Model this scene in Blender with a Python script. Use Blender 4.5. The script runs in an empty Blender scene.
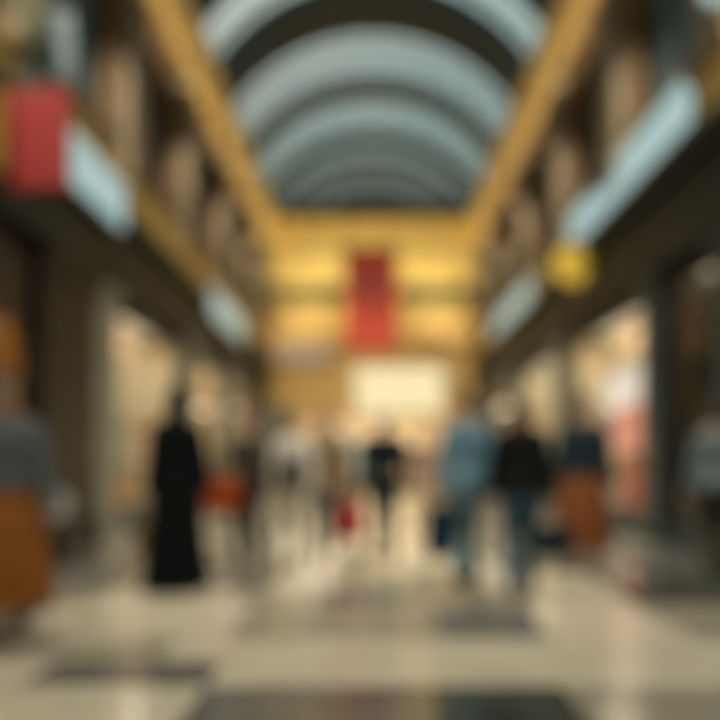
import bpy, bmesh, math, random
from mathutils import Vector, Matrix
random.seed(7)
sc = bpy.context.scene
COL = sc.collection
PI = math.pi

# ------------------------------------------------------------------ materials
def nodes_of(name):
    m = bpy.data.materials.new(name); m.use_nodes = True
    nt = m.node_tree; nt.nodes.clear()
    out = nt.nodes.new('ShaderNodeOutputMaterial')
    return m, nt, out

def mat(name, col, rough=0.6, metal=0.0, var=0.12, scale=6.0, bump=0.0, spec=0.5, stretch=None):
    """principled with a procedural noise mottling of its own colour"""
    m, nt, out = nodes_of(name)
    b = nt.nodes.new('ShaderNodeBsdfPrincipled')
    b.inputs['Roughness'].default_value = rough
    b.inputs['Metallic'].default_value = metal
    b.inputs['Specular IOR Level'].default_value = spec
    tc = nt.nodes.new('ShaderNodeTexCoord')
    no = nt.nodes.new('ShaderNodeTexNoise'); no.inputs['Scale'].default_value = scale
    no.inputs['Detail'].default_value = 4
    if stretch:
        mp = nt.nodes.new('ShaderNodeMapping'); mp.inputs['Scale'].default_value = stretch
        nt.links.new(tc.outputs['Object'], mp.inputs['Vector']); nt.links.new(mp.outputs[0], no.inputs['Vector'])
    else:
        nt.links.new(tc.outputs['Object'], no.inputs['Vector'])
    r = nt.nodes.new('ShaderNodeValToRGB')
    r.color_ramp.elements[0].position = .3; r.color_ramp.elements[1].position = .7
    r.color_ramp.elements[0].color = (*[max(0, c * (1 - var)) for c in col], 1)
    r.color_ramp.elements[1].color = (*[min(1, c * (1 + var)) for c in col], 1)
    nt.links.new(no.outputs[0], r.inputs[0]); nt.links.new(r.outputs[0], b.inputs['Base Color'])
    if bump:
        bp = nt.nodes.new('ShaderNodeBump'); bp.inputs['Strength'].default_value = bump
        bp.inputs['Distance'].default_value = .01
        nt.links.new(no.outputs[0], bp.inputs['Height']); nt.links.new(bp.outputs[0], b.inputs['Normal'])
    nt.links.new(b.outputs[0], out.inputs[0])
    return m

def emis(name, col, s):
    m, nt, out = nodes_of(name)
    e = nt.nodes.new('ShaderNodeEmission'); e.inputs[0].default_value = (*col, 1); e.inputs[1].default_value = s
    nt.links.new(e.outputs[0], out.inputs[0]); return m

def glass(name, tint, refl=.06, rough=.05):
    m, nt, out = nodes_of(name)
    t = nt.nodes.new('ShaderNodeBsdfTransparent'); t.inputs[0].default_value = (*tint, 1)
    g = nt.nodes.new('ShaderNodeBsdfGlossy'); g.inputs['Roughness'].default_value = rough
    lf_ = nt.nodes.new('ShaderNodeLayerWeight'); lf_.inputs[0].default_value = .5
    pw = nt.nodes.new('ShaderNodeMath'); pw.operation = 'POWER'; pw.inputs[1].default_value = 5; nt.links.new(lf_.outputs['Facing'], pw.inputs[0])
    lw = nt.nodes.new('ShaderNodeMath'); lw.operation = 'MULTIPLY_ADD'; lw.inputs[1].default_value = .8; lw.inputs[2].default_value = refl; nt.links.new(pw.outputs[0], lw.inputs[0])
    mx = nt.nodes.new('ShaderNodeMixShader')
    nt.links.new(lw.outputs[0], mx.inputs[0]); nt.links.new(t.outputs[0], mx.inputs[1]); nt.links.new(g.outputs[0], mx.inputs[2])
    nt.links.new(mx.outputs[0], out.inputs[0]); return m

M = {}
M['wall'] = mat('umber_plaster', (.20, .12, .05), .75, var=.18, scale=2.2, bump=.2)
M['pilaster'] = mat('tan_stone', (.21, .16, .095), .65, var=.15, scale=3, bump=.2)
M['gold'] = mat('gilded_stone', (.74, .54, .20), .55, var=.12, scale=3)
M['gold_deep'] = mat('ochre_stone', (.62, .40, .12), .6, var=.15, scale=3)
M['olive'] = mat('olive_paint', (.075, .065, .008), .6, var=.2)
M['bronze'] = mat('bronze_frame', (.07, .055, .04), .5, metal=.3)
M['fascia'] = mat('dark_green_fascia', (.012, .017, .014), .55, var=.3, scale=2)
M['black'] = mat('black_paint', (.012, .013, .012), .5)
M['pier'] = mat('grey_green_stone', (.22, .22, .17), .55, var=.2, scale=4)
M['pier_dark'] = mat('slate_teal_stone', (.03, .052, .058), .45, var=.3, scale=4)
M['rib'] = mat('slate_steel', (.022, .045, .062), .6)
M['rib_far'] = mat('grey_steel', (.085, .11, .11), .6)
M['bar'] = mat('glazing_bar_steel', (.16, .19, .19), .5)
M['vglass'] = glass('roof_glass', (.94, .98, .97))
M['glass'] = glass('shop_glass', (.96, .97, .95))
M['frost'] = mat('grey_glazed_tile', (.30, .34, .33), .35)
M['darkglass'] = mat('dark_window_glass', (.035, .022, .008), .35, var=.4)
M['skyglass'] = mat('sky_reflection_glass', (.10, .17, .20), .25, var=.3)
M['signlit'] = emis('pale_cyan_light_box', (.52, .72, .70), .78)
M['signlit_dim'] = emis('pale_grey_green_light_box', (.58, .68, .57), .78)
M['whitelit'] = emis('warm_white_light_box', (1.0, .83, .48), 1.0)
M['lens'] = emis('added_floodlight_lens', (1, .75, .45), .6)
M['lamp'] = emis('lamp_lens', (1, .85, .62), 1.0)
M['shopback'] = mat('cream_display_wall', (.60, .49, .34), .8)
M['shopfloor'] = mat('shop_oak', (.45, .32, .18), .5)
M['cream'] = mat('cream_marble', (.68, .62, .48), .16, var=.10, scale=2.5)
M['tan'] = mat('tan_marble', (.36, .33, .25), .16, var=.14, scale=2.5)
M['grey'] = mat('grey_marble', (.17, .165, .145), .14, var=.2, scale=3)
M['dark'] = mat('dark_green_marble', (.07, .078, .066), .13, var=.35, scale=3)
M['red'] = mat('red_cloth', (.72, .10, .055), .8)
M['red_dark'] = mat('crimson_cloth', (.34, .025, .022), .8)
M['mauve'] = mat('faded_mauve_print', (.50, .12, .12), .8)
M['yellow'] = mat('yellow_board', (.62, .42, .03), .6)
M['amber'] = mat('amber_board', (.40, .20, .01), .6)
M['sky_reflection'] = mat('sky_reflection_board', (.11, .16, .185), .6)
M['greygreen'] = mat('grey_green_board', (.17, .19, .15), .7)
M['mossy'] = mat('moss_green_board', (.055, .06, .015), .7)
M['steel'] = mat('brushed_steel', (.4, .4, .38), .35, metal=.9)
M['signgrey'] = mat('rose_grey_board', (.55, .44, .36), .7)

# ------------------------------------------------------------------ mesh helpers
def link(name, me, m=None, parent=None):
    o = bpy.data.objects.new(name, me); COL.objects.link(o)
    if m is not None:
        for x in (m if isinstance(m, (list, tuple)) else [m]): me.materials.append(x)
    if parent: o.parent = parent
    return o

def build(name, bm, m, parent=None, smooth=False, bevel=0):
    me = bpy.data.meshes.new(name); bmesh.ops.recalc_face_normals(bm, faces=bm.faces[:]); bm.to_mesh(me); bm.free()
    if smooth:
        for p in me.polygons: p.use_smooth = True
    o = link(name, me, m, parent)
    if bevel:
        b = o.modifiers.new('bevel', 'BEVEL'); b.width = bevel; b.segments = 2; b.limit_method = 'ANGLE'
    return o

def box(bm, x0, x1, y0, y1, z0, z1, mi=0):
    vs = [bm.verts.new(p) for p in ((x0,y0,z0),(x1,y0,z0),(x1,y1,z0),(x0,y1,z0),(x0,y0,z1),(x1,y0,z1),(x1,y1,z1),(x0,y1,z1))]
    for f in ((0,3,2,1),(4,5,6,7),(0,1,5,4),(1,2,6,5),(2,3,7,6),(3,0,4,7)):
        bm.faces.new([vs[i] for i in f]).material_index = mi

def BM(): return bmesh.new()
def boxes(*bs):
    bm = bmesh.new()
    for b in bs: box(bm, *b)
    return bm

def frame_of(d, ref=None):
    d = d.normalized()
    r = ref if ref is not None else (Vector((0, 1, 0)) if abs(d.z) > .7 else Vector((0, 0, 1)))
    u = r.cross(d)
    if u.length < 1e-4: u = Vector((1, 0, 0)).cross(d)
    u.normalize(); v = d.cross(u).normalized()
    return u, v

def tube(bm, a, b, ra, rb, n=12):
    a, b = Vector(a), Vector(b); u, v = frame_of(b - a)
    R = []
    for p, r in ((a, ra), (b, rb)):
        R.append([bm.verts.new(p + (u * math.cos(t) + v * math.sin(t)) * r) for t in [2 * PI * i / n for i in range(n)]])
    for i in range(n):
        bm.faces.new((R[0][i], R[0][(i+1) % n], R[1][(i+1) % n], R[1][i]))
    bm.faces.new(R[0][::-1]); bm.faces.new(R[1])

def ball(bm, c, r, rot=None, seg=14, ring=10):
    if not isinstance(r, (tuple, list)): r = (r, r, r)
    mt = Matrix.Translation(c) @ (rot.to_4x4() if rot else Matrix()) @ Matrix.Diagonal((*r, 1))
    bmesh.ops.create_uvsphere(bm, u_segments=seg, v_segments=ring, radius=1, matrix=mt)

def chain(bm, pts, rs):
    for i in range(len(pts) - 1): tube(bm, pts[i], pts[i+1], rs[i], rs[i+1])
    for p, r in zip(pts, rs): ball(bm, p, r)

def rings(bm, rs, n=28, fold=None):
    """rs: (cx, cy, z, rx, ry); fold(t, k) -> radial multiplier"""
    R = []
    for k, (cx, cy, z, rx, ry) in enumerate(rs):
        row = []
        for i in range(n):
            t = 2 * PI * i / n; f = fold(t, k) if fold else 1
            row.append(bm.verts.new((cx + rx * f * math.cos(t), cy + ry * f * math.sin(t), z)))
        R.append(row)
    for a, b in zip(R, R[1:]):
        for i in range(n): bm.faces.new((a[i], a[(i+1) % n], b[(i+1) % n], b[i]))
    bm.faces.new(R[0][::-1]); bm.faces.new(R[-1])

def remeshed(name, bm, m, parent, vox=.012, smooth=2):
    """melt the overlapping pieces into one continuous surface"""
    me = bpy.data.meshes.new(name + '_src'); bmesh.ops.recalc_face_normals(bm, faces=bm.faces[:]); bm.to_mesh(me); bm.free()
    o = bpy.data.objects.new(name, me); COL.objects.link(o)
    r = o.modifiers.new('r', 'REMESH'); r.mode = 'VOXEL'; r.voxel_size = vox; r.use_smooth_shade = True
    s = o.modifiers.new('s', 'SMOOTH'); s.factor = .5; s.iterations = smooth
    dg = bpy.context.evaluated_depsgraph_get()
    res = bpy.data.meshes.new_from_object(o.evaluated_get(dg))
    bpy.data.objects.remove(o); bpy.data.meshes.remove(me)
    for p in res.polygons: p.use_smooth = True
    res.materials.clear()
    return link(name, res, m, parent)

def thing(name, label, cat, loc=(0,0,0), rz=0, group=None):
    o = bpy.data.objects.new(name, None); COL.objects.link(o); o.empty_display_size = .2
    o.location = loc; o.rotation_euler = (0, 0, rz)
    o['label'] = label; o['category'] = cat
    if group: o['group'] = group
    return o
def tag(o, label, cat, group=None):
    o['label'] = label; o['category'] = cat
    if group: o['group'] = group
    return o
def struct(o): o['kind'] = 'structure'; return o
def copy_tree(o, parent=None):
    c = o.copy(); COL.objects.link(c); c.parent = parent
    for ch in list(o.children): copy_tree(ch, c)
    return c

# ------------------------------------------------------------------ the shell
W = 3.75; YE = 22.0; YB = -5.0; ZC = 10.15; RISE = 2.06
RAD = (W * W + RISE * RISE) / (2 * RISE); CZ = ZC + RISE - RAD
def arc(r, k, n):
    a = math.asin(W / RAD); t = -a + 2 * a * k / n
    return r * math.sin(t), CZ + r * math.cos(t)

# floor : polished slabs, one mesh; near tones also paint in sun patches, shadows
fl = BM()
FM = [M['cream'], M['tan'], M['grey'], M['dark']]
rows = [  # (y0, y1, [(x_to, material index) ...])
    (YB, 2.2, [(9, 1)]),
    (2.2, 2.95, [(-.82, 0), (.28, 2), (.92, 3), (9, 1)]),
    (2.95, 3.32, [(-1.75, 0), (-.82, 2), (.98, 0), (9, 0)]),
    (3.32, 3.72, [(-1.2, 1), (9, 0)]),
    (3.72, 4.62, [(-2.4, 2), (-.92, 0), (.45, 1), (1.15, 2), (2.0, 0), (9, 1)]),
    (4.62, 5.2, [(-2.2, 1), (-1.1, 0), (-.4, 1), (.3, 2), (1.25, 1), (2.0, 0), (9, 3)]),
    (5.2, 6.0, [(-2.2, 2), (-1.4, 1), (-.9, 2), (-.3, 0), (.2, 1), (.9, 1), (2.1, 0), (9, 3)]),
    (6.0, 7.6, [(-1.6, 2), (0, 1), (1.3, 0), (9, 2)]),
]
y = 7.6; k = 0
while y < YE + 6:
    rows.append((y, y + 1.4, [(-1.3, (1, 2)[k % 2]), (1.3, (0, 1)[k % 2]), (9, (1, 2)[k % 2])])); y += 1.4; k += 1
for y0, y1, cells in rows:
    x = -4.6
    for x1, mi in cells:
        x1 = min(x1, 4.6)
        vs = [fl.verts.new(p) for p in ((x, y0, 0), (x1, y0, 0), (x1, y1, 0), (x, y1, 0))]
        fl.faces.new(vs).material_index = mi; x = x1
ft = bmesh.ops.extrude_face_region(fl, geom=fl.faces[:])
bmesh.ops.translate(fl, verts=[v for v in ft['geom'] if isinstance(v, bmesh.types.BMVert)], vec=(0, 0, -.12))
for v in fl.verts:
    pass
me = bpy.data.meshes.new('floor'); fl.to_mesh(me); fl.free()
floor = struct(link('floor', me, FM))

SIDE = {-1: 'left', 1: 'right'}
PY = [-2.0, .8, 3.6, 6.4, 9.2, 12.0, 14.8, 17.6, 20.4]      # upper pilasters
wn = 1
for s in (-1, 1):
    # upper wall with an opening for every window
    bm = BM()
    xa, xb = sorted((s * W, s * (W + .9)))
    box(bm, xa, xb, YB, YE + .3, 4.9, 5.75)
    box(bm, xa, xb, YB, YE + .3, 8.15, ZC)
    edges = [YB] + [e for p in PY for e in (p - .55, p + .55)] + [YE + .3]
    for i in range(0, len(edges), 1):
        if i + 1 < len(edges):
            a, b = edges[i], edges[i+1]
            if i % 2 == 1: box(bm, xa, xb, a, b, 5.75, 8.15)
    # recess backs behind openings
    xo = s * (W + .75); xc, xd = sorted((xo, s * (W + .9)))
    box(bm, xc, xd, YB, YE + .3, 5.75, 8.15)
    wall = struct(build('wall_' + SIDE[s], bm, M['wall']))
    for p in PY:
        b2 = BM(); x0, x1 = sorted((s * (W + .02), s * (W - .16)))
        box(b2, x0, x1, p - .32, p + .32, 5.55, 8.0)
        x0, x1 = sorted((s * (W + .02), s * (W - .24)))
        box(b2, x0, x1, p - .40, p + .40, 8.0, 8.3); box(b2, x0, x1, p - .40, p + .40, 5.35, 5.6)
        build('pilaster', b2, M['pilaster'], wall, bevel=.02)
    # golden cornice and frieze
    prof = [(.02, 8.9), (-.10, 8.9), (-.12, 9.0), (-.07, 9.06), (-.07, 9.45), (-.12, 9.55), (-.17, 9.7), (-.19, 9.9), (-.22, 9.98), (-.22, ZC + .02), (.02, ZC + .02)]
    bc = BM(); A = [bc.verts.new((s * (W + x), YB, z)) for x, z in prof]; B = [bc.verts.new((s * (W + x), YE, z)) for x, z in prof]
    n = len(prof)
    for i in range(n): bc.faces.new((A[i], A[(i+1) % n], B[(i+1) % n], B[i]))
    bc.faces.new(A[::-1]); bc.faces.new(B)
    co = struct(build('trim_%d' % (1 if s < 0 else 2), bc, M['gold']))
    bd = BM(); yy = YB + .3
    while yy < YE - .2:
        x0, x1 = sorted((s * (W - .05), s * (W - .15))); box(bd, x0, x1, yy, yy + .16, 9.34, 9.5); yy += .42
    build('dentils', bd, M['gold_deep'], co)
    # windows between pilasters
    for i in range(len(PY) - 1):
        a, b = PY[i] + .55, PY[i+1] - .55
        if b < 4.5: continue
        x0, x1 = sorted((s * (W + .22), s * (W + .30)))
        bf = boxes((x0, x1, a, a + .09, 5.75, 8.15), (x0, x1, b - .09, b, 5.75, 8.15), (x0, x1, a, b, 5.75, 5.85), (x0, x1, a, b, 8.05, 8.15),
                   (x0, x1, (a+b)/2 - .03, (a+b)/2 + .03, 5.8, 8.1), (x0, x1, a, b, 7.25, 7.31))
        w = struct(build('window_%d' % wn, bf, M['bronze'])); wn += 1
        x0, x1 = sorted((s * (W + .25), s * (W + .27)))
        build('pane', boxes((x0, x1, a + .05, b - .05, 5.8, 8.1)), M['skyglass'] if i == 3 else M['darkglass'], w)  # first visible pane has the sky reflection put into its colour
        x0, x1 = sorted((s * (W + .24), s * (W - .12)))
        build('sill', boxes((x0, x1, a - .02, b + .02, 5.66, 5.76)), M['pilaster'], w)

# end wall
eb = BM()
EM = [M['gold'], M['olive'], M['gold_deep'], M['frost'], M['pier']]
box(eb, -4.65, 4.65, YE, YE + .4, 7.6, ZC, 0)
box(eb, -4.65, 4.65, YE + .05, YE + .4, 6.85, 7.6, 1)
box(eb, -4.65, 4.65, YE, YE + .4, 5.5, 6.85, 2)
box(eb, -4.65, -.95, YE, YE + .4, 3.1, 5.5, 2)
box(eb, 2.9, 4.65, YE, YE + .4, 3.1, 5.5, 2)
box(eb, -.95, 2.9, YE, YE + .4, 4.85, 5.5, 2)
box(eb, -4.65, -2.9, YE, YE + .4, 0, 3.1, 4)
box(eb, 3.3, 4.65, YE, YE + .4, 0, 3.1, 4)
wb = struct(build('wall_back', eb, EM))
build('coping', boxes((-W, W, YE - .4, YE - .02, 9.92, 10.42)), M['bronze'], wb, bevel=.03)
build('cornice', boxes((-W, W, YE - .30, YE + .02, ZC - .40, ZC - .22), (-W, W, YE - .2, YE + .02, 7.6, 7.78), (-W, W, YE - .2, YE + .02, 6.72, 6.88), (-W, W, YE - .22, YE + .02, 5.42, 5.6)), M['gold'], wb, bevel=.02)
bal = BM()
for i in range(46): tube(bal, (-3.6 + i * .16, YE - .05, 6.88), (-3.6 + i * .16, YE - .05, 7.5), .022, .022, 8)
box(bal, -W, W, YE - .09, YE - .01, 7.48, 7.56)
build('gallery_railing', bal, M['bronze'], wb)
# lunette in the end gable
N = 32
lb = BM(); base = []; top = []
for k in range(N + 1):
    x, z = arc(RAD, k, N); base.append(lb.verts.new((x, YE + .1, ZC))); top.append(lb.verts.new((x, YE + .1, max(z, ZC))))
for k in range(N):
    try: lb.faces.new((base[k], base[k+1], top[k+1], top[k]))
    except Exception: pass
bmesh.ops.remove_doubles(lb, verts=lb.verts[:], dist=1e-4)
lun = struct(build('window_%d' % wn, lb, glass('smoky_lunette_glass', (.34, .30, .25)))); wn += 1
lf = BM()
def arcband(bm, r0, r1, y0, y1, n=N):
    P = []
    for k in range(n + 1):
        P.append([bm.verts.new((arc(r, k, n)[0], y, arc(r, k, n)[1])) for r, y in ((r0, y0), (r1, y0), (r1, y1), (r0, y1))])
    for a, b in zip(P, P[1:]):
        for i in range(4): bm.faces.new((a[i], a[(i+1) % 4], b[(i+1) % 4], b[i]))
    bm.faces.new(P[0][::-1]); bm.faces.new(P[-1])
arcband(lf, RAD - .22, RAD + .02, YE - .1, YE + .2)
for k in range(2, N, 3):
    x, z = arc(RAD - .1, k, N); f = .42
    d = Vector((x - x * f, 0, z - ZC)); 
    tube(lf, (x * f, YE + .06, ZC + .2), (x, YE + .06, z), .05, .05, 6)
for f in (.45, .72):
    pts = [(arc(RAD, k, N)[0] * f, YE + .05, ZC + (arc(RAD, k, N)[1] - ZC) * f) for k in range(N + 1)]
    for a, b in zip(pts, pts[1:]): tube(lf, a, b, .06, .06, 6)
build('lunette_frame', lf, M['rib_far'], lun)
hb = BM()
for k in range(12):
    a0, a1 = PI * k / 12, PI * (k + 1) / 12
    v = [hb.verts.new(p) for p in ((0, YE - .02, ZC), (1.85 * math.cos(a0), YE - .02, ZC + .62 * math.sin(a0)), (1.85 * math.cos(a1), YE - .02, ZC + .62 * math.sin(a1)))]
    w2 = [hb.verts.new(p.co + Vector((0, .12, 0))) for p in v]
    hb.faces.new(v); hb.faces.new(w2[::-1]); hb.faces.new((v[1], v[2], w2[2], w2[1]))
build('lunette_hub', hb, M['bronze'], lun)

# vaulted glass roof
gb = BM(); P = []
for k in range(N + 1):
    x, z = arc(RAD + .03, k, N); P.append([gb.verts.new((x, y, z)) for y in (YB, YE + .15)])
for a, b in zip(P, P[1:]): gb.faces.new((a[0], b[0], b[1], a[1]))
ceil = struct(build('ceiling', gb, M['vglass'], smooth=True))
bars = BM(); y = YB + .2
while y < YE:
    arcband(bars, RAD - .06, RAD + .02, y - .022, y + .022, 24); y += .7 if y < 15 else .4
for k in range(2, 24, 2):
    x, z = arc(RAD, k, 24); t = math.asin(x / RAD)
    tube(bars, (x * .992, YB, z - .03), (x * .992, YE, z - .03), .022, .022, 6)
build('glazing_bars', bars, M['bar'], ceil)
for i, p in enumerate(PY):
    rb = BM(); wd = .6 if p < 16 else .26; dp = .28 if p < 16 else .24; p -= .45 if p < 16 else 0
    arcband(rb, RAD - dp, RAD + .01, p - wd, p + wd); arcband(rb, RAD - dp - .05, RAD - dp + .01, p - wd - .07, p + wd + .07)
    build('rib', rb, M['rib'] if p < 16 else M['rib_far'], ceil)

# ------------------------------------------------------------------ ground floor shopfronts
XS = 3.92       # shopfront line
piers = {-1: [(-5, -4), (-1.2, -.5), (2.6, 3.3), (4.3, 5.0), (6.85, 8.15), (8.15, 8.85), (12.0, 12.8), (15.2, 15.8), (20.6, 21.9)],
          1: [(-5, -4), (-1.2, -.5), (2.6, 3.3), (5.2, 6.6), (7.9, 8.4), (11.8, 12.5), (16.0, 16.6), (20.6, 21.9)]}
trn = 3
for s in (-1, 1):
    x0, x1 = sorted((s * (W + .05), s * 4.65))
    f = BM(); box(f, x0, x1, YB, YE, 3.6, 4.9)
    x2, x3 = sorted((s * (W - .12), s * 4.0)); box(f, x2, x3, YB, YE, 4.66, 4.86); box(f, x2, x3, YB, YE, 3.6, 3.74)
    t = struct(build('trim_%d' % trn, f, M['fascia'], bevel=.01)); trn += 1
    for a, b in piers[s]:
        pb = BM(); x2, x3 = sorted((s * W, s * 4.65))
        box(pb, x2, x3, a, b, .25, 3.4)
        x2, x3 = sorted((s * (W - .06), s * 4.65)); box(pb, x2, x3, a - .05, b + .05, 0, .28); box(pb, x2, x3, a - .05, b + .05, 3.35, 3.6)
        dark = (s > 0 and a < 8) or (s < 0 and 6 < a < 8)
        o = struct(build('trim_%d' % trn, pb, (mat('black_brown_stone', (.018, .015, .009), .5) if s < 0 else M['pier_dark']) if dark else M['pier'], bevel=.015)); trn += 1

shopbg = {'cream': M['shopback'], 'amber': mat('amber_display_wall', (.55, .30, .10), .8), 'dim': mat('dim_display_wall', (.07, .055, .04), .8)}
def shop(s, y0, y1, label, bg, power, col=(1, .84, .62), z0=.35, z1=3.6, head=.22):
    t = thing('shop_window', label, 'shop window', (s * XS, (y0 + y1) / 2, 0))
    h = (y1 - y0) / 2; D = .68
    def X(a, b): return sorted((s * a, s * b))
    xa, xb = X(0, D)
    inner = BM()
    a, b = X(D, D + .05); box(inner, a, b, -h, h, 0, z1)
    box(inner, xa, xb, -h, -h + .04, 0, z1); box(inner, xa, xb, h - .04, h, 0, z1); box(inner, xa, xb, -h, h, z1 - .02, z1 + .04)
    build('display_wall', inner, shopbg[bg], t)
    build('display_floor', boxes((xa, xb, -h + .04, h - .04, z0 - .1, z0)), M['shopfloor'], t)
    a, b = X(-.06, .05)
    build('stall_riser', boxes((a, b, -h, h, 0, z0)), M['pier_dark'], t, bevel=.01)
    a, b = X(-.03, .05)
    fr = boxes((a, b, -h, -h + .07, z0, z1), (a, b, h - .07, h, z0, z1), (a, b, -h, h, z1 - head, z1), (a, b, -h, h, z0, z0 + .05))
    # arched head
    for sy in (-1, 1):
        for q in range(6):
            w_ = .34 * (1 - math.sqrt(1 - ((q + 1) / 7) ** 2)) + .01
            zz = z1 - head - .34 + .34 * (q + 1) / 7
            ya, yb = sorted((sy * (h - .07), sy * (h - .07 - w_ ))); box(fr, a, b, ya, yb, zz - .05, zz + .01)
    build('frame', fr, M['bronze'], t)
    a, b = X(-.01, .0)
    build('pane', boxes((a, b, -h + .06, h - .06, z0 + .04, z1 - head + .02)), M['glass'], t)
    L = bpy.data.lights.new('shop_light', 'AREA'); L.shape = 'RECTANGLE'; L.size = .4; L.size_y = (y1 - y0) * .8
    L.energy = power; L.color = col
    lo = bpy.data.objects.new('shop_light', L); COL.objects.link(lo); lo.location = (s * (XS + .34), (y0 + y1) / 2, z1 - .08)
    a, b = X(.12, .56)
    build('ceiling_lamp', boxes((a, b, -h * .8, h * .8, z1 - .07, z1 - .02)), M['lamp'], t)
    return t
shop(-1, 5.0, 6.85, 'amber lit shop window at the far left edge, under the red board', 'amber', 7, (1, .72, .42), head=.95)
shop(-1, 8.85, 12.0, 'cream lit shop window left of the person in the long black robe', 'cream', 22)
shop(-1, 12.8, 15.2, 'cream lit shop window just right of the person in the long black robe', 'cream', 21)
shop(-1, 15.8, 20.6, 'dim farthest shop window on the left side of the arcade', 'dim', 8)
shop(1, 6.6, 7.9, 'dark narrow shop window at the far right edge of the arcade', 'dim', 2)
shop(1, 8.4, 11.8, 'large bright shop window with a pink and white poster on the right side', 'cream', 30)
shop(1, 12.5, 16.0, 'second lit shop window on the right, beyond the one with the pink poster', 'cream', 26)
shop(1, 16.6, 20.6, 'dim farthest shop window on the right side of the arcade', 'dim', 8)

# light box signs on the fascias
def lightbox(s, y0, y1, z, h, m, label):
    t = thing('light_box_sign', label, 'sign', (s * (W - .13), (y0 + y1) / 2, z), group='lit fascia signs')
    hw = (y1 - y0) / 2
    a, b = sorted((0, s * .12)); build('casing', boxes((a, b, -hw, hw, -h / 2, h / 2)), M['steel'], t, bevel=.02)
    a, b = sorted((s * -.03, s * .02)); build('lit_face', boxes((a, b, -hw + .05, hw - .05, -h / 2 + .04, h / 2 - .04)), m, t, bevel=.01)
    for yy in (-hw * .7, hw * .7):
        a, b = sorted((s * .1, s * .16)); build('bracket', boxes((a, b, yy - .04, yy + .04, -h / 2 - .06, h / 2 + .06)), M['bronze'], t)
    return t
lightbox(1, 6.75, 11.1, 5.28, .68, M['signlit'], 'long pale cyan lit fascia sign at upper right, nearest on that side')
lightbox(1, 13.6, 18.2, 5.12, .66, M['signlit_dim'], 'pale grey-green lit fascia sign on the right beyond the yellow disc sign')
lightbox(-1, 7.0, 8.75, 4.78, .72, M['signlit'], 'pale cyan lit fascia sign on the left beside the red board')
lightbox(-1, 13.4, 16.8, 4.75, .75, M['signlit_dim'], 'pale grey-green lit fascia sign farther along on the left')

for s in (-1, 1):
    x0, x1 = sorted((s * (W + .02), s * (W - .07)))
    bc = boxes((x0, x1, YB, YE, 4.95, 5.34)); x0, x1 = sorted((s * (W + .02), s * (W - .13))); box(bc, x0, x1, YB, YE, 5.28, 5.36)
    struct(build('trim_%d' % trn, bc, M['gold'], bevel=.01)); trn += 1  # gold band added to put an orange wall glow into its colour

# projecting boards on the left and right
def board(label, name, x0, x1, y, z0, z1, m, s, cat='sign', round_=False):
    t = thing(name, label, cat, ((x0 + x1) / 2, y, (z0 + z1) / 2))
    hw, hh = (x1 - x0) / 2, (z1 - z0) / 2
    if round_:
        d = BM(); tube(d, (0, -.04, 0), (0, .04, 0), hw, hw, 40); build('panel', d, m, t, bevel=.01)
        r = BM(); tube(r, (0, -.03, 0), (0, .03, 0), hw + .03, hw + .03, 40); build('rim', r, M['bronze'], t)
    else:
        build('panel', boxes((-hw, hw, -.03, .03, -hh, hh)), m, t, bevel=.02)
    arm = BM(); ex = s * (W - (x0 + x1) / 2 * s); tube(arm, (-s * hw, 0, hh + .06), (ex, 0, hh + .06), .02, .02, 8)
    for q in (-.6, .6): tube(arm, (q * hw, 0, hh - .02 if not round_ else hh * .6), (q * hw, 0, hh + .06), .012, .012, 6)
    build('bracket', arm, M['black'], t)
    return t
Yb = 6.0
board('red board hanging from a bracket at upper left', 'hanging_sign', -3.66, -3.03, Yb, 3.82, 4.82, M['red_dark'], -1)
board('amber board at the left edge of the picture, left of the red board', 'hanging_sign', -3.74, -3.56, Yb - .2, 3.9, 4.7, M['amber'], -1)
board('pale blue-grey board painted as a sky reflection above the red board at upper left', 'hanging_sign', -3.60, -3.16, Yb + .35, 5.15, 5.85, M['sky_reflection'], -1)  # sky reflected in window glass, put into a board's colour
board('pale grey-green board above the amber board at the left edge', 'hanging_sign', -3.74, -3.48, Yb + .2, 4.85, 5.25, M['greygreen'], -1)
board('moss green board highest on the left edge of the picture', 'hanging_sign', -3.74, -3.35, Yb + .1, 5.3, 6.0, M['mossy'], -1)
board('round yellow disc sign between the two lit fascia signs on the right', 'hanging_sign', 3.06, 3.74, 10.2, 4.1, 4.78, M['yellow'], 1, round_=True)
board('blue-white board painted as a sky reflection high in the top right corner', 'hanging_sign', 3.42, 3.74, 6.2, 5.8, 6.3, mat('bright_sky_reflection_board', (.24, .38, .46), .6), 1)  # added board, its colour carries sky reflected in upper window glass

# red banner over the walk
YR = 17.0
t = thing('hanging_banner', 'tall red vertical banner hanging high over the middle of the arcade', 'banner', (0, YR, 0))
bx = -.05; zt, zb_ = 7.15, 4.25; hw = .76
bb = BM(); nv = 24; cols_ = []
for i in range(nv + 1):
    z = zb_ + (zt - zb_) * i / nv; row = []
    for j in range(9):
        x = bx - hw + 2 * hw * j / 8; row.append(bb.verts.new((x, .03 * math.sin(j * 1.1 + i * .25), z)))
    cols_.append(row)
for a, b in zip(cols_, cols_[1:]):
    for j in range(8): bb.faces.new((a[j], a[j+1], b[j+1], b[j]))
o = build('cloth', bb, M['red'], t, smooth=True); so = o.modifiers.new('s', 'SOLIDIFY'); so.thickness = .012
e = BM(); tube(e, (bx, -.075, 6.05), (bx, -.055, 6.05), .36, .36, 32); build('emblem', e, M['mauve'], t)
p = BM(); tube(p, (bx - hw - .06, 0, zt), (bx + hw + .06, 0, zt), .03, .03); build('top_rod', p, M['black'], t)
p = BM(); tube(p, (bx - hw - .04, 0, zb_), (bx + hw + .04, 0, zb_), .025, .025); build('bottom_rod', p, M['black'], t)
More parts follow.
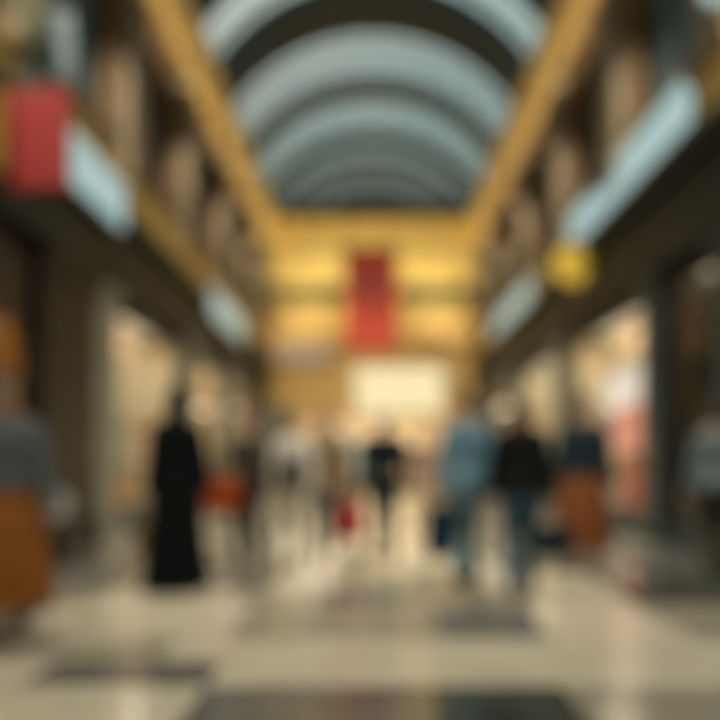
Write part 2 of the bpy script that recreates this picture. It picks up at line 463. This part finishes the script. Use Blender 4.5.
p = BM(); tube(p, (-W + .1, 0, 8.6), (W - .1, 0, 8.6), .01, .01, 6)
for q in (-.5, .5): tube(p, (bx + q, 0, zt), (bx + q, 0, 8.6), .008, .008, 6)
build('cable', p, M['black'], t)

# end of the arcade: entrance with bright transom box
t = thing('light_box_sign', 'big bright warm white lit panel over the entrance at the far end', 'sign', (.95, YE - .1, 3.72))
build('casing', boxes((-1.85, 1.85, -.05, .3, -1.05, 1.05)), M['gold_deep'], t, bevel=.02)
build('lit_face', boxes((-1.6, 1.6, -.09, -.04, -.85, .85)), M['whitelit'], t)
tag(build('name_board', boxes((-4.3 + .6, -1.5, YE - .14, YE - .01, 4.72, 5.38)), M['signgrey'], None, bevel=.02), 'rose-grey board on the end wall, left of the red banner foot', 'sign')
t = thing('entrance_doors', 'glazed entrance doors across the far end of the arcade', 'door', (.2, YE + .15, 0))
fr = BM()
for i in range(7): x = -3.1 + i * 6.2 / 6; box(fr, x - .05, x + .05, -.05, .05, 0, 2.8)
box(fr, -3.1, 3.1, -.05, .05, 2.7, 2.8); box(fr, -3.1, 3.1, -.05, .05, 2.2, 2.28); box(fr, -3.1, 3.1, -.05, .05, 0, .2)
build('frame', fr, M['bronze'], t)
for i in range(6):
    x = -3.1 + i * 6.2 / 6; build('pane', boxes((x + .05, x + 6.2/6 - .05, -.01, .01, .2, 2.7)), M['glass'], t)
    build('pull_handle', boxes((x + .15, x + .18, -.12, -.09, .9, 1.3), (x + .15, x + .18, -.12, 0, .9, .93), (x + .15, x + .18, -.12, 0, 1.27, 1.3)), M['steel'], t)
# vestibule beyond the doors
vb = BM(); box(vb, -4.6, -4.4, YE + .4, YE + 5.9, 0, 3.6); box(vb, 4.4, 4.6, YE + .4, YE + 5.9, 0, 3.6); box(vb, -4.6, 4.6, YE + 5.7, YE + 5.9, 0, 3.6); box(vb, -4.6, 4.6, YE + .4, YE + 5.9, 3.6, 3.7)
struct(build('wall_vestibule', vb, M['shopback']))
# closing wall behind the camera
struct(build('wall_front', boxes((-4.65, 4.65, YB - .3, YB, 0, ZC + RISE)), M['wall']))

# ------------------------------------------------------------------ people
SKIN = [mat('skin_light', (.55, .34, .24), .5, var=.05), mat('skin_tan', (.40, .24, .155), .5, var=.05), mat('skin_brown', (.22, .12, .07), .5, var=.05)]
EYE = mat('eye_white', (.7, .7, .68), .2); IRIS = mat('iris', (.03, .02, .01), .2); LIP = mat('lips', (.33, .11, .09), .5)
HAIR = {'brown': mat('brown_hair', (.10, .05, .025), .5, var=.3, scale=30, stretch=(1, 1, .1), bump=.6), 'black': mat('black_hair', (.015, .012, .01), .5),
        'tawny': mat('tawny_hair', (.26, .15, .07), .5, var=.35, scale=30, stretch=(1, 1, .1), bump=.6), 'grey': mat('grey_hair', (.4, .39, .37), .6)}
SHOE = mat('dark_shoe', (.03, .026, .022), .4); SHOEL = mat('pale_shoe', (.5, .47, .42), .5)
_cl = {}
def cloth(name, col):
    if name not in _cl: _cl[name] = mat(name, col, .9, var=.15, scale=14, bump=.3, spec=.15)
    return _cl[name]

def ik(a, b, l1, l2, pole):
    a, b = Vector(a), Vector(b); d = b - a; L = min(d.length, (l1 + l2) * .999); u = d.normalized()
    x = (l1 * l1 - l2 * l2 + L * L) / (2 * L); h = math.sqrt(max(0, l1 * l1 - x * x))
    p = Vector(pole); p = (p - u * p.dot(u)).normalized()
    return a + u * x + p * h, a + u * L

def person(label, loc, face, height=1.7, skin=0, hair='brown', long_hair=False, top=None, bottom=None, stride=.22,
           kind='trousers', hem=.88, sleeve='long', hands=None, shoe=SHOE, wide=1.0, scarf=None, jacket=None):
    t = thing('person', label, 'person', loc, face); S = height / 1.735; t.scale = (S, S, S)
    sk = SKIN[skin]
    drop = .90 - .03 * (stride / .25) ** 2 - .005
    HZ = drop - .90
    def Z(z): return z + HZ
    # legs
    hip = {q: Vector((q * .088, 0, Z(.90))) for q in (-1, 1)}
    off = {-1: -stride, 1: stride}
    leg = {}
    for q in (-1, 1):
        lift = .05 if off[q] > .05 else 0
        ank = Vector((q * .09, off[q] + .02, .085 + lift)); kn, ank = ik(hip[q], ank, .435, .415, (0, -1, 0)); leg[q] = (hip[q], kn, ank)
    # arms
    sh = {q: Vector((q * .172 * wide, .0, Z(1.375))) for q in (-1, 1)}
    arm = {}
    hands = hands or {}
    for q in (-1, 1):
        tgt = hands.get(q, (q * .27, -off[q] * .8 - .04, .80))
        el, wr = ik(sh[q], Vector((tgt[0], tgt[1], Z(tgt[2]))), .285, .25, (q * .35, 1, -.2)); arm[q] = (sh[q], el, wr)
    tor = [(0, 0, Z(.82), .12, .09), (0, .005, Z(.90), .168, .115), (0, .005, Z(1.0), .15, .105), (0, 0, Z(1.09), .132, .095), (0, -.005, Z(1.2), .146, .106),
           (0, -.005, Z(1.31), .16, .112), (0, 0, Z(1.385), .158, .092), (0, .005, Z(1.43), .115, .075), (0, .005, Z(1.465), .068, .062), (0, .003, Z(1.49), .054, .056), (0, -.005, Z(1.54), .052, .056)]
    bm = BM(); rings(bm, tor)
    for q in (-1, 1): chain(bm, [sh[q] + Vector((0, 0, .008)), Vector((q * .04, .005, Z(1.465)))], [.045, .045])
    for q in (-1, 1):
        h, k_, a = leg[q]
        chain(bm, [h, h.lerp(k_, .45), k_, k_.lerp(a, .35), a], [.086, .077, .056, .057, .04])
        ball(bm, a + Vector((0, -.06, -.045)), (.04, .12, .035)); ball(bm, a + Vector((0, .03, -.04)), (.034, .045, .042))
        s_, e_, w_ = arm[q]
        chain(bm, [s_, s_.lerp(e_, .5), e_, e_.lerp(w_, .35), w_], [.056, .046, .037, .037, .026])
        d = (w_ - e_).normalized(); nrm = Vector((-q, 0, 0)); nrm = (nrm - d * nrm.dot(d)).normalized(); wv = d.cross(nrm).normalized()
        if wv.y > 0: wv = -wv     # wv points to the thumb side (forward)
        rot = Matrix((wv, d, nrm)).transposed()
        pc = w_ + d * .052
        ball(bm, pc, (.040, .058, .016), rot)
        for j, (o_, ln) in enumerate(((.028, .072), (.010, .082), (-.009, .077), (-.027, .06))):
            p0 = w_ + d * .085 + wv * o_; c = .35 + j * .08
            p1 = p0 + (d * math.cos(c) + nrm * math.sin(c)) * ln * .45
            p2 = p1 + (d * math.cos(2 * c) + nrm * math.sin(2 * c)) * ln * .32
            p3 = p2 + (d * math.cos(2.8 * c) + nrm * math.sin(2.8 * c)) * ln * .23
            chain(bm, [p0 - d * .03, p0, p1, p2, p3], [.0095, .0095, .0088, .008, .007])
        p0 = w_ + d * .03 + wv * .026; p1 = p0 + (d * .6 + wv * .7 + nrm * .25).normalized() * .034; p2 = p1 + (d * .85 + wv * .25 + nrm * .35).normalized() * .03
        chain(bm, [p0, p1, p2], [.0125, .0105, .0085])
    HC = Vector((0, -.012, Z(1.622)))
    ball(bm, HC + Vector((0, .012, .018)), (.074, .092, .092), seg=24, ring=16)
    ball(bm, HC + Vector((0, -.02, -.03)), (.058, .066, .082), seg=24, ring=16)
    ball(bm, HC + Vector((0, -.058, -.085)), (.026, .022, .02))
    chain(bm, [HC + Vector((0, -.084, .012)), HC + Vector((0, -.104, -.022))], [.008, .0125])
    for q in (-1, 1):
        ball(bm, HC + Vector((q * .076, .014, -.008)), (.009, .018, .030))
        ball(bm, HC + Vector((q * .036, -.066, -.028)), (.018, .014, .016))
    ball(bm, HC + Vector((0, -.083, .026)), (.04, .008, .008))
    body = remeshed('body', bm, sk, t, .0085, 2)
    for q in (-1, 1):
        e = BM(); ball(e, HC + Vector((q * .029, -.079, .004)), (.0125, .008, .0085)); eo = build('eye', e, EYE, t, smooth=True)
        e = BM(); ball(e, HC + Vector((q * .029, -.0855, .004)), (.005, .003, .005)); build('iris', e, IRIS, eo, smooth=True)
        e = BM(); ball(e, HC + Vector((q * .029, -.087, .023)), (.017, .005, .0035)); build('eyebrow', e, HAIR[hair], t, smooth=True)
    e = BM(); ball(e, HC + Vector((0, -.087, -.056)), (.021, .006, .0065)); build('mouth', e, LIP, t, smooth=True)
    # hair or scarf
    if scarf:
        b = BM(); R = []
        ball(b, HC + Vector((0, .03, .022)), (.094, .098, .108), seg=24, ring=16)
        chain(b, [HC + Vector((q * .05, .0, -.06)) for q in (-1, 1)], [.05, .05])
        rings(b, [(0, .01, Z(1.37), .155, .11), (0, .012, Z(1.43), .125, .10), (0, .012, Z(1.48), .09, .085), (0, .02, Z(1.54), .085, .085), (0, .03, Z(1.6), .088, .088)])
        remeshed('headscarf', b, scarf, t, .012, 3)
    else:
        b = BM(); bmesh.ops.create_uvsphere(b, u_segments=40, v_segments=28, radius=1)
        for v in b.verts:
            d = v.co.normalized()
            facey = -d.y; low = d.z
            f = 1.0
            if facey > .25 and low < .48: f = .86 if facey > .4 else .93
            if low < -.45 and facey > -.3: f = .82
            w_ = 1 + .012 * math.sin(22 * math.atan2(d.x, d.y))
            v.co = Vector((d.x * .088 * f * w_, d.y * .105 * f * w_ + .018, d.z * .112 * f * w_ + .016)) + HC
        if long_hair:
            rings(b, [(0, .065, Z(1.24), .06, .02), (0, .075, Z(1.30), .085, .03), (0, .07, Z(1.40), .092, .035), (0, .055, Z(1.50), .088, .048), (0, .035, Z(1.60), .085, .07)],
                  fold=lambda a, k: 1 + .05 * math.sin(9 * a + k))
        remeshed('hair', b, HAIR[hair], t, .009, 2)
    # shoes
    for q in (-1, 1):
        a = leg[q][2]; b = BM()
        ball(b, a + Vector((0, -.075, -.045)), (.050, .125, .040)); ball(b, a + Vector((0, .03, -.035)), (.043, .055, .05)); ball(b, a + Vector((0, -.02, -.01)), (.042, .06, .05))
        for v in b.verts: v.co.z = max(v.co.z, a.z - .085)
        remeshed('shoe', b, shoe, t, .011, 2)
    # garments
    g = .016
    def torso_cut(z0, z1, inf):
        out = []
        zs = [z0] + [r[2] for r in tor if z0 + .02 < r[2] < z1 - .01] + [z1]
        for z in zs:
            for a, b in zip(tor, tor[1:]):
                if a[2] <= z <= b[2]:
                    f = (z - a[2]) / (b[2] - a[2]); r = [a[i] + (b[i] - a[i]) * f for i in range(5)]; break
            else: r = list(tor[0])
            out.append((r[0], r[1], z, max(r[3], .168 if z < Z(.9) else .12 if z < Z(1.42) else 0) + inf, max(r[4], .118 if z < Z(.9) else .09 if z < Z(1.42) else 0) + inf))
        return out
    if kind == 'robe':
        b = BM()
        def fold(a, k): return 1 + (.05 * math.sin(9 * a) + .025 * math.sin(17 * a + 1)) * max(0, 1 - k / 6)
        rings(b, [(0, .0, .03, .29, .30), (0, .0, .3, .255, .265), (0, -.01, .6, .22, .235), (0, 0, Z(.9), .215, .19), (0, 0, Z(1.1), .185, .145), (0, 0, Z(1.3), .19, .14), (0, 0, Z(1.40), .175, .115), (0, .005, Z(1.46), .10, .085)], n=64, fold=fold)
        for q in (-1, 1):
            s_, e_, w_ = arm[q]; chain(b, [s_, e_, w_ - (w_ - e_) * .08], [.07, .072, .085])
        remeshed('robe', b, top, t, .013, 2)
        return t, arm, S
    b = BM(); rings(b, torso_cut(Z(hem), Z(1.455), g + .016), n=40, fold=lambda a, k: 1 + (.10 if k == 0 else .06 if k == 1 else 0) + .012 * math.sin(7 * a + k * 1.7))
    for q in (-1, 1): chain(b, [sh[q] + Vector((0, 0, .012)), Vector((q * .06, .005, Z(1.445)))], [.055, .045])
    for q in (-1, 1):
        s_, e_, w_ = arm[q]
        if sleeve == 'long': chain(b, [s_, s_.lerp(e_, .5), e_, w_ - (w_ - e_) * .06], [.066, .062, .054, .042])
        else: chain(b, [s_, s_.lerp(e_, .6)], [.072, .064])
    remeshed('jacket' if jacket else 'shirt', b, top, t, .012, 2)
    b = BM()
    if kind == 'skirt':
        rings(b, [(0, .0, .22, .285, .29), (0, -.01, .5, .255, .25), (0, -.005, Z(.78), .225, .19), (0, .005, Z(.92), .20, .15), (0, 0, Z(1.04), .17, .13)], n=64,
              fold=lambda a, k: 1 + .05 * math.sin(10 * a) * max(0, 1 - k / 3))
        remeshed('skirt', b, bottom, t, .012, 2)
    else:
        rings(b, [(0, .005, Z(.79), .15, .115)] + torso_cut(Z(.83), Z(1.06), .020), n=36)
        for q in (-1, 1):
            h, k_, a = leg[q]; chain(b, [h, h.lerp(k_, .5), k_, k_.lerp(a, .5), a + (k_ - a) * .06], [.102, .092, .073, .068, .064])
        remeshed('trousers', b, bottom, t, .012, 2)
    return t, arm, S

def hand_world(t, arm, S, q, face, loc, down=.11):
    e_, w_ = arm[q][1], arm[q][2]; d = (w_ - e_).normalized(); p = w_ + d * down * .85
    c, s_ = math.cos(face), math.sin(face)
    return Vector((loc[0] + (p.x * c - p.y * s_) * S, loc[1] + (p.x * s_ + p.y * c) * S, p.z * S))

def bag(label, at, w, h, d, m, rz=0, handle=.22, paper=False, name='shopping_bag'):
    """bag hanging with its handle top at the point `at`"""
    top_z = at.z - handle
    t = thing(name, label, 'bag', (at.x, at.y, top_z - h), rz)
    b = BM(); n = 2
    R = []
    for z, f in ((0, .94), (h * .5, 1.03), (h, .96 if paper else .88)):
        R.append([b.verts.new(p) for p in ((-w/2*f, -d/2*f, z), (w/2*f, -d/2*f, z), (w/2*f, d/2*f, z), (-w/2*f, d/2*f, z))])
    for a, c in zip(R, R[1:]):
        for i in range(4): b.faces.new((a[i], a[(i+1)%4], c[(i+1)%4], c[i]))
    b.faces.new(R[0][::-1]); b.faces.new(R[-1])
    build('bag_body', b, m, t, bevel=.012)
    for s_ in (-1, 1):
        hb_ = BM(); pts = []
        for k in range(11):
            a = PI * k / 10; pts.append(Vector((-math.cos(a) * w * .26, s_ * d * .3 * (1 - math.sin(a)), h - .02 + math.sin(a) * (handle + .01))))
        for a, c in zip(pts, pts[1:]): tube(hb_, a, c, .006, .006, 6)
        build('handle', hb_, M['black'], t)
    return t

TO, AWAY = 0.0, PI
def P(px, Y): return ((px - 373) / 600 * Y, Y, 0)

# A: long black robe
l = P(177, 5.2); f = AWAY + .15
t_, a_, S_ = person('person in a long black robe and black headscarf, left of the crowd', l, f, 1.76, 1, 'black', top=cloth('black_robe_cloth', (.003, .005, .006)), kind='robe', scarf=cloth('black_scarf_cloth', (.003, .005, .006)), stride=.1, wide=.92, hands={-1: (-.2, -.12, .88), 1: (.22, -.1, .84)})
bag('mustard bag held by the person in the black robe', hand_world(t_, a_, S_, 1, f, l), .26, .26, .1, cloth('mustard_canvas', (.25, .15, .03)), .4)
# B: dark clothes with rust bag
l = P(249, 6.7); f = TO - .2
t_, a_, S_ = person('person in dark grey clothes carrying the rust orange bag', l, f, 1.66, 0, 'brown', top=cloth('charcoal_knit', (.055, .05, .04)), bottom=cloth('black_denim', (.02, .026, .028)), hands={-1: (-.2, -.2, 1.04)}, stride=.1)
bag('rust orange bag carried between the black robe and the pale trousers', hand_world(t_, a_, S_, -1, f, l), .36, .38, .14, cloth('rust_canvas', (.36, .06, .012)), .1, handle=.03)
# C: white top, cream trousers
l = P(293, 6.1); f = AWAY + .15
t_, a_, S_ = person('person in a white top and cream trousers with a grey backpack', l, f, 1.62, 0, 'tawny', top=cloth('white_knit', (.85, .83, .74)), bottom=cloth('cream_cotton', (.80, .77, .62)), shoe=SHOEL, hem=.92, wide=.9, stride=.12, hands={-1: (-.2, -.16, .9), 1: (.2, -.16, .9)})
t = thing('backpack', 'grey-brown backpack low on the back of the person in the white top', 'backpack', (l[0] + .01, l[1] - .2, .80), .15)
b = BM(); box(b, -.16, .16, -.08, .05, 0, .34); bmesh.ops.subdivide_edges(b, edges=b.edges[:], cuts=2, use_grid_fill=True)
for v in b.verts: v.co.x *= 1 - .15 * abs(v.co.z - .17) / .17; v.co.y -= .03 * math.cos(v.co.x * 9) * (1 if v.co.y < 0 else 0)
bk = cloth('taupe_canvas', (.13, .115, .085)); build('pack_body', b, bk, t, bevel=.02)
build('pocket', boxes((-.11, .11, -.145, -.10, .03, .17)), bk, t, bevel=.015)
for q in (-1, 1):
    b = BM(); pts = [Vector((q * .1, .03, .32)), Vector((q * .11, .05, .45)), Vector((q * .12, .10, .56))]; chain(b, pts, [.014, .014, .014]); build('strap', b, bk, t)
# D: tan top, dark trousers, red bag
l = P(326, 6.7); f = TO + .1
t_, a_, S_ = person('person in a tan top and navy trousers carrying the red bag', l, f, 1.72, 1, 'brown', long_hair=True, top=cloth('tan_wool', (.27, .19, .11)), bottom=cloth('navy_cotton', (.06, .075, .09)), hem=.76, hands={1: (.27, -.02, .80)})
bag('red shopping bag beside the navy trousers, centre left', hand_world(t_, a_, S_, 1, f, l), .30, .40, .14, cloth('red_paper', (.55, .07, .08)), .3, handle=.08, paper=True)
# E: pale blue top further away
l = P(352, 9.4)
person('person in a pale blue-grey top, seen behind the black jacket', l, AWAY, 1.78, 0, 'grey', top=cloth('pale_blue_cotton', (.42, .46, .43)), bottom=cloth('khaki_cotton', (.30, .25, .17)))
# F: black jacket
l = P(384, 6.6)
person('person in a wide black jacket and charcoal trousers, centre of the picture', l, AWAY - .1, 1.66, 0, 'grey', top=cloth('black_jacket_cloth', (.010, .016, .018)), bottom=cloth('slate_trousers', (.10, .115, .11)), jacket=True, wide=1.26, hem=.82, stride=.1)
# J: rose-tan coat
l = P(424, 9.2)
person('person in a rose tan coat between the black jacket and the blue shirt', l, TO, 1.68, 0, 'tawny', top=cloth('rose_tan_wool', (.34, .24, .17)), bottom=cloth('beige_cotton', (.36, .29, .19)), hem=.7, jacket=True)
# G: blue shirt, pale jeans
l = P(466, 5.3); f = AWAY + .12
t_, a_, S_ = person('person in a blue denim shirt and pale blue jeans, taller of the near couple', l, f, 1.74, 0, 'tawny', top=cloth('blue_chambray', (.16, .29, .37)), bottom=cloth('pale_denim', (.20, .31, .36)), stride=.12, wide=.95, hands={1: (.21, -.02, .82)})
bag('navy tote bag at the left side of the person in the blue shirt', hand_world(t_, a_, S_, 1, f, l), .27, .46, .14, cloth('navy_canvas', (.02, .045, .075)), .2, handle=.02)
# H: dark brown hair, black top, navy jeans, dark bag
l = P(521, 4.95); f = AWAY - .15
t_, a_, S_ = person('person with long brown hair, black top and navy jeans, right of the couple', l, f, 1.66, 1, 'brown', long_hair=True, top=cloth('black_knit', (.010, .012, .011)), bottom=cloth('navy_denim', (.07, .13, .19)), stride=.14)
bag('dark navy bag in the right hand of the long-haired person', hand_world(t_, a_, S_, -1, f, l), .28, .26, .12, cloth('midnight_canvas', (.02, .03, .04)), .3, handle=.12)
# I: navy top and rust skirt
l = P(583, 6.1); f = TO - .3
person('person in a navy top and rust brown skirt in front of the pink shop window', l, f, 1.79, 1, 'black', top=cloth('dark_navy_knit', (.02, .035, .045)), bottom=cloth('rust_skirt_cloth', (.21, .07, .022)), kind='skirt', hem=.94, stride=.1)
# L: right edge
l = P(717, 6.0); f = AWAY
person('person in a pale blue shirt at the right edge of the picture', l, f, 1.68, 0, 'black', top=cloth('pale_blue_shirt_cloth', (.16, .21, .23)), bottom=cloth('olive_cotton', (.07, .07, .045)), stride=.12)
# near left edge
l = P(6, 3.75); f = TO + .5
person('person in a grey shirt and long burnt orange skirt at the left edge', l, f, 1.66, 1, 'black', top=cloth('ash_grey_knit', (.12, .135, .14)), bottom=cloth('burnt_orange_cloth', (.28, .10, .02)), kind='skirt', hem=.98, stride=.1)

# ------------------------------------------------------------------ shop goods
def dress(label, loc, rz, m, z, group=None):
    t = thing('dress_form', label, 'mannequin', (loc[0], loc[1], z), rz)
    b = BM(); rings(b, [(0,0,.62,.27,.24),(0,0,.85,.22,.18),(0,0,1.02,.15,.12),(0,0,1.12,.12,.095),(0,0,1.3,.155,.115),(0,0,1.42,.15,.09),(0,0,1.47,.08,.06)], n=48, fold=lambda a,k: 1+.06*math.sin(11*a)*max(0,1-k/2))
    build('dress', b, m, t, smooth=True)
    b = BM(); tube(b,(0,0,1.45),(0,0,1.56),.05,.045); ball(b,(0,0,1.56),.045); build('neck', b, M['cream'], t, smooth=True)
    b = BM(); tube(b,(0,0,.02),(0,0,.7),.018,.018); tube(b,(0,0,0),(0,0,.03),.16,.15,24); build('stand', b, M['steel'], t)
    return t
def parcel(label, loc, w, d, h, m, name='gift_box'):
    t = thing(name, label, 'box', loc)
    build('box_base', boxes((-w/2, w/2, -d/2, d/2, 0, h*.8)), m, t, bevel=.008)
    build('lid', boxes((-w/2-.01, w/2+.01, -d/2-.01, d/2+.01, h*.8, h)), m, t, bevel=.008)
    return t
pk = cloth('salmon_satin', (.85, .28, .18)); pk2 = cloth('rose_satin', (.80, .16, .14)); wh = cloth('white_satin', (.85, .80, .74)); mv = cloth('mauve_satin', (.35, .17, .26))
dress('salmon dress on a stand in the large right shop window', (4.32, 9.8), PI/2, pk, .35)
dress('white dress on a stand, farther in the large right shop window', (4.3, 10.55), PI/2, wh, .35)
dress('mauve dress on a stand at the far end of the large right window', (4.27, 11.4), PI/2, mv, .35)
parcel('rose pink box on the floor of the large right window, below the poster', (4.14, 9.2, .35), .30, .8, .56, pk2)
t = thing('lit_poster', 'lit white and salmon poster inside the large right shop window', 'poster', (4.0, 9.55, 1.25))
build('poster_frame', boxes((-.02, .04, -.78, .78, -.02, 1.36)), M['steel'], t, bevel=.01)
build('white_print', boxes((-.03, -.021, -.74, .74, .72, 1.32)), emis('white_poster_light', (.95, .84, .74), 1.1), t)
build('salmon_print', boxes((-.03, -.021, -.74, .35, .02, .72)), emis('salmon_poster_light', (.95, .36, .25), .9), t)
build('mauve_print', boxes((-.03, -.021, .35, .74, .02, .72)), emis('mauve_poster_light', (.50, .24, .33), .6), t)
parcel('white box beside the rose pink box in the right window', (4.15, 10.0, .35), .35, .35, .3, wh)
dress('pale blue dress on a stand in the left cream window', (-4.27, 10.2), -PI/2, cloth('powder_satin', (.38, .45, .45)), .35)
dress('rose dress on a stand in the left cream window', (-4.27, 11.2), -PI/2, cloth('dusty_rose_satin', (.42, .25, .2)), .35)
parcel('orange box on the floor of the left cream window', (-4.14, 9.4, .35), .36, .55, .5, cloth('orange_card', (.75, .30, .08)))
dress('pale teal dress on a stand in the second right shop window', (4.27, 14.2), PI/2, cloth('teal_satin', (.24, .34, .33)), .35)
dress('cream dress on a stand in the second left shop window', (-4.27, 14.6), -PI/2, cloth('ivory_satin', (.5, .45, .35)), .35)
# bench with a pale bag by the left pier
t = thing('bench', 'low black bench near the dark pier on the left', 'bench', (-3.5, 6.72, 0))
build('seat', boxes((-.22, .22, -.55, .55, .40, .47)), M['black'], t, bevel=.015)
for sx in (-1, 1):
    for sy in (-1, 1): build('leg', boxes((sx*.17-.03, sx*.17+.03, sy*.48-.03, sy*.48+.03, 0, .4)), M['black'], t)
build('skirt_panel', boxes((-.18, .18, -.5, .5, .12, .4)), M['black'], t)
bag('pale grey bag standing on the low black bench', Vector((-3.5, 6.6, .47 + .28 + .2)), .34, .28, .2, cloth('pale_grey_canvas', (.33, .34, .31)), .5, handle=.2)

# ------------------------------------------------------------------ lamps
def light(kind, loc, rot, e, col, **kw):
    L = bpy.data.lights.new('lamp', kind); L.energy = e; L.color = col
    for k, v in kw.items(): setattr(L, k, v)
    o = bpy.data.objects.new('lamp', L); COL.objects.link(o); o.location = loc; o.rotation_euler = rot
    return o
# floodlights added under the cornice to brighten the walk, none known there
for s in (-1, 1):
    for i, yy in enumerate((1.5, 5.0, 8.0, 11.0, 14.0, 17.0, 20.0)):
        nm = ['nearest', 'second', 'third', 'fourth', 'fifth', 'sixth', 'farthest'][i]
        t = thing('added_floodlight', '%s small fill lamp added under the gold cornice on the %s' % (nm, SIDE[s]), 'lamp', (s * (W - .28), yy, 8.15), 0, 'added floodlights under the cornice')
        b = BM(); tube(b, (0, 0, .12), (-s * .05, 0, -.06), .05, .11, 20); build('housing', b, M['black'], t)
        b = BM(); tube(b, (-s * .052, 0, -.065), (-s * .053, 0, -.07), .10, .10, 20); build('lens', b, M['lens'], t)
        build('mount', boxes(tuple(sorted((0, s * .16))) + (-.02, .02, .10, .16)), M['black'], t)
        light('SPOT', (s * (W - .36), yy, 8.0), (math.radians(32 if yy < 6 else 12), s * math.radians(20), 0), 760 if yy < 6 else 560, (1, .89, .72), spot_size=math.radians(95), spot_blend=.8, shadow_soft_size=.15)  # nearest ones tilt forward as added front fill for the crowd
    # cove strip on the ledge, washing the gold frieze
    light('AREA', (s * (W - .55), 8.5, 8.62), (0, s * math.radians(-118), 0), 85, (1, .78, .52), shape='RECTANGLE', size=.12, size_y=26)
# spot added to brighten the banner, set at the row of added floodlights
for s in (-1, 1):
    o = light('SPOT', (s * (W - .36), 11.0, 8.1), (0, 0, 0), 260, (1, .85, .65), spot_size=math.radians(32), spot_blend=.6, shadow_soft_size=.1); o.data.energy = 420
    o.rotation_euler = (Vector((0, YR, 5.7)) - o.location).to_track_quat('-Z', 'Y').to_euler()
# wash lights on the end wall
for x in (-2.4, 0, 2.4):
    light('AREA', (x, YE - 1.3, 7.1), (math.radians(125), 0, 0), 44, (1, .88, .50), shape='RECTANGLE', size=1.6, size_y=.2)
light('AREA', (0, YE + 3, 3.4), (0, 0, 0), 780, (1, .84, .62), shape='RECTANGLE', size=6, size_y=3)

# ------------------------------------------------------------------ sky
w = bpy.data.worlds.new('sky'); sc.world = w; w.use_nodes = True
nt = w.node_tree; bg = nt.nodes['Background']
tc = nt.nodes.new('ShaderNodeTexCoord'); no = nt.nodes.new('ShaderNodeTexNoise'); no.inputs['Scale'].default_value = 2.2
rp = nt.nodes.new('ShaderNodeValToRGB'); rp.color_ramp.elements[0].color = (.36, .50, .50, 1); rp.color_ramp.elements[1].color = (.56, .62, .57, 1)
rp.color_ramp.elements[0].position = .4; rp.color_ramp.elements[1].position = .65
nt.links.new(tc.outputs['Generated'], no.inputs['Vector']); nt.links.new(no.outputs[0], rp.inputs[0]); nt.links.new(rp.outputs[0], bg.inputs[0])
bg.inputs[1].default_value = 1.15

# ------------------------------------------------------------------ camera
cam = bpy.data.cameras.new('camera'); co_ = bpy.data.objects.new('camera', cam); COL.objects.link(co_)
co_.location = (0, 0, 1.1); co_.rotation_euler = (PI / 2, 0, 0)
cam.lens = 30; cam.sensor_width = 36; cam.shift_x = -13 / 720; cam.shift_y = 102 / 720; cam.clip_start = .05
cam.dof.use_dof = True; cam.dof.focus_distance = .5; cam.dof.aperture_fstop = 1.06; cam.dof.aperture_blades = 0
sc.camera = co_
sc.cycles.use_denoising = True
sc.view_settings.view_transform = 'Standard'; sc.view_settings.look = 'None'; sc.view_settings.gamma = 1; sc.view_settings.exposure = 0
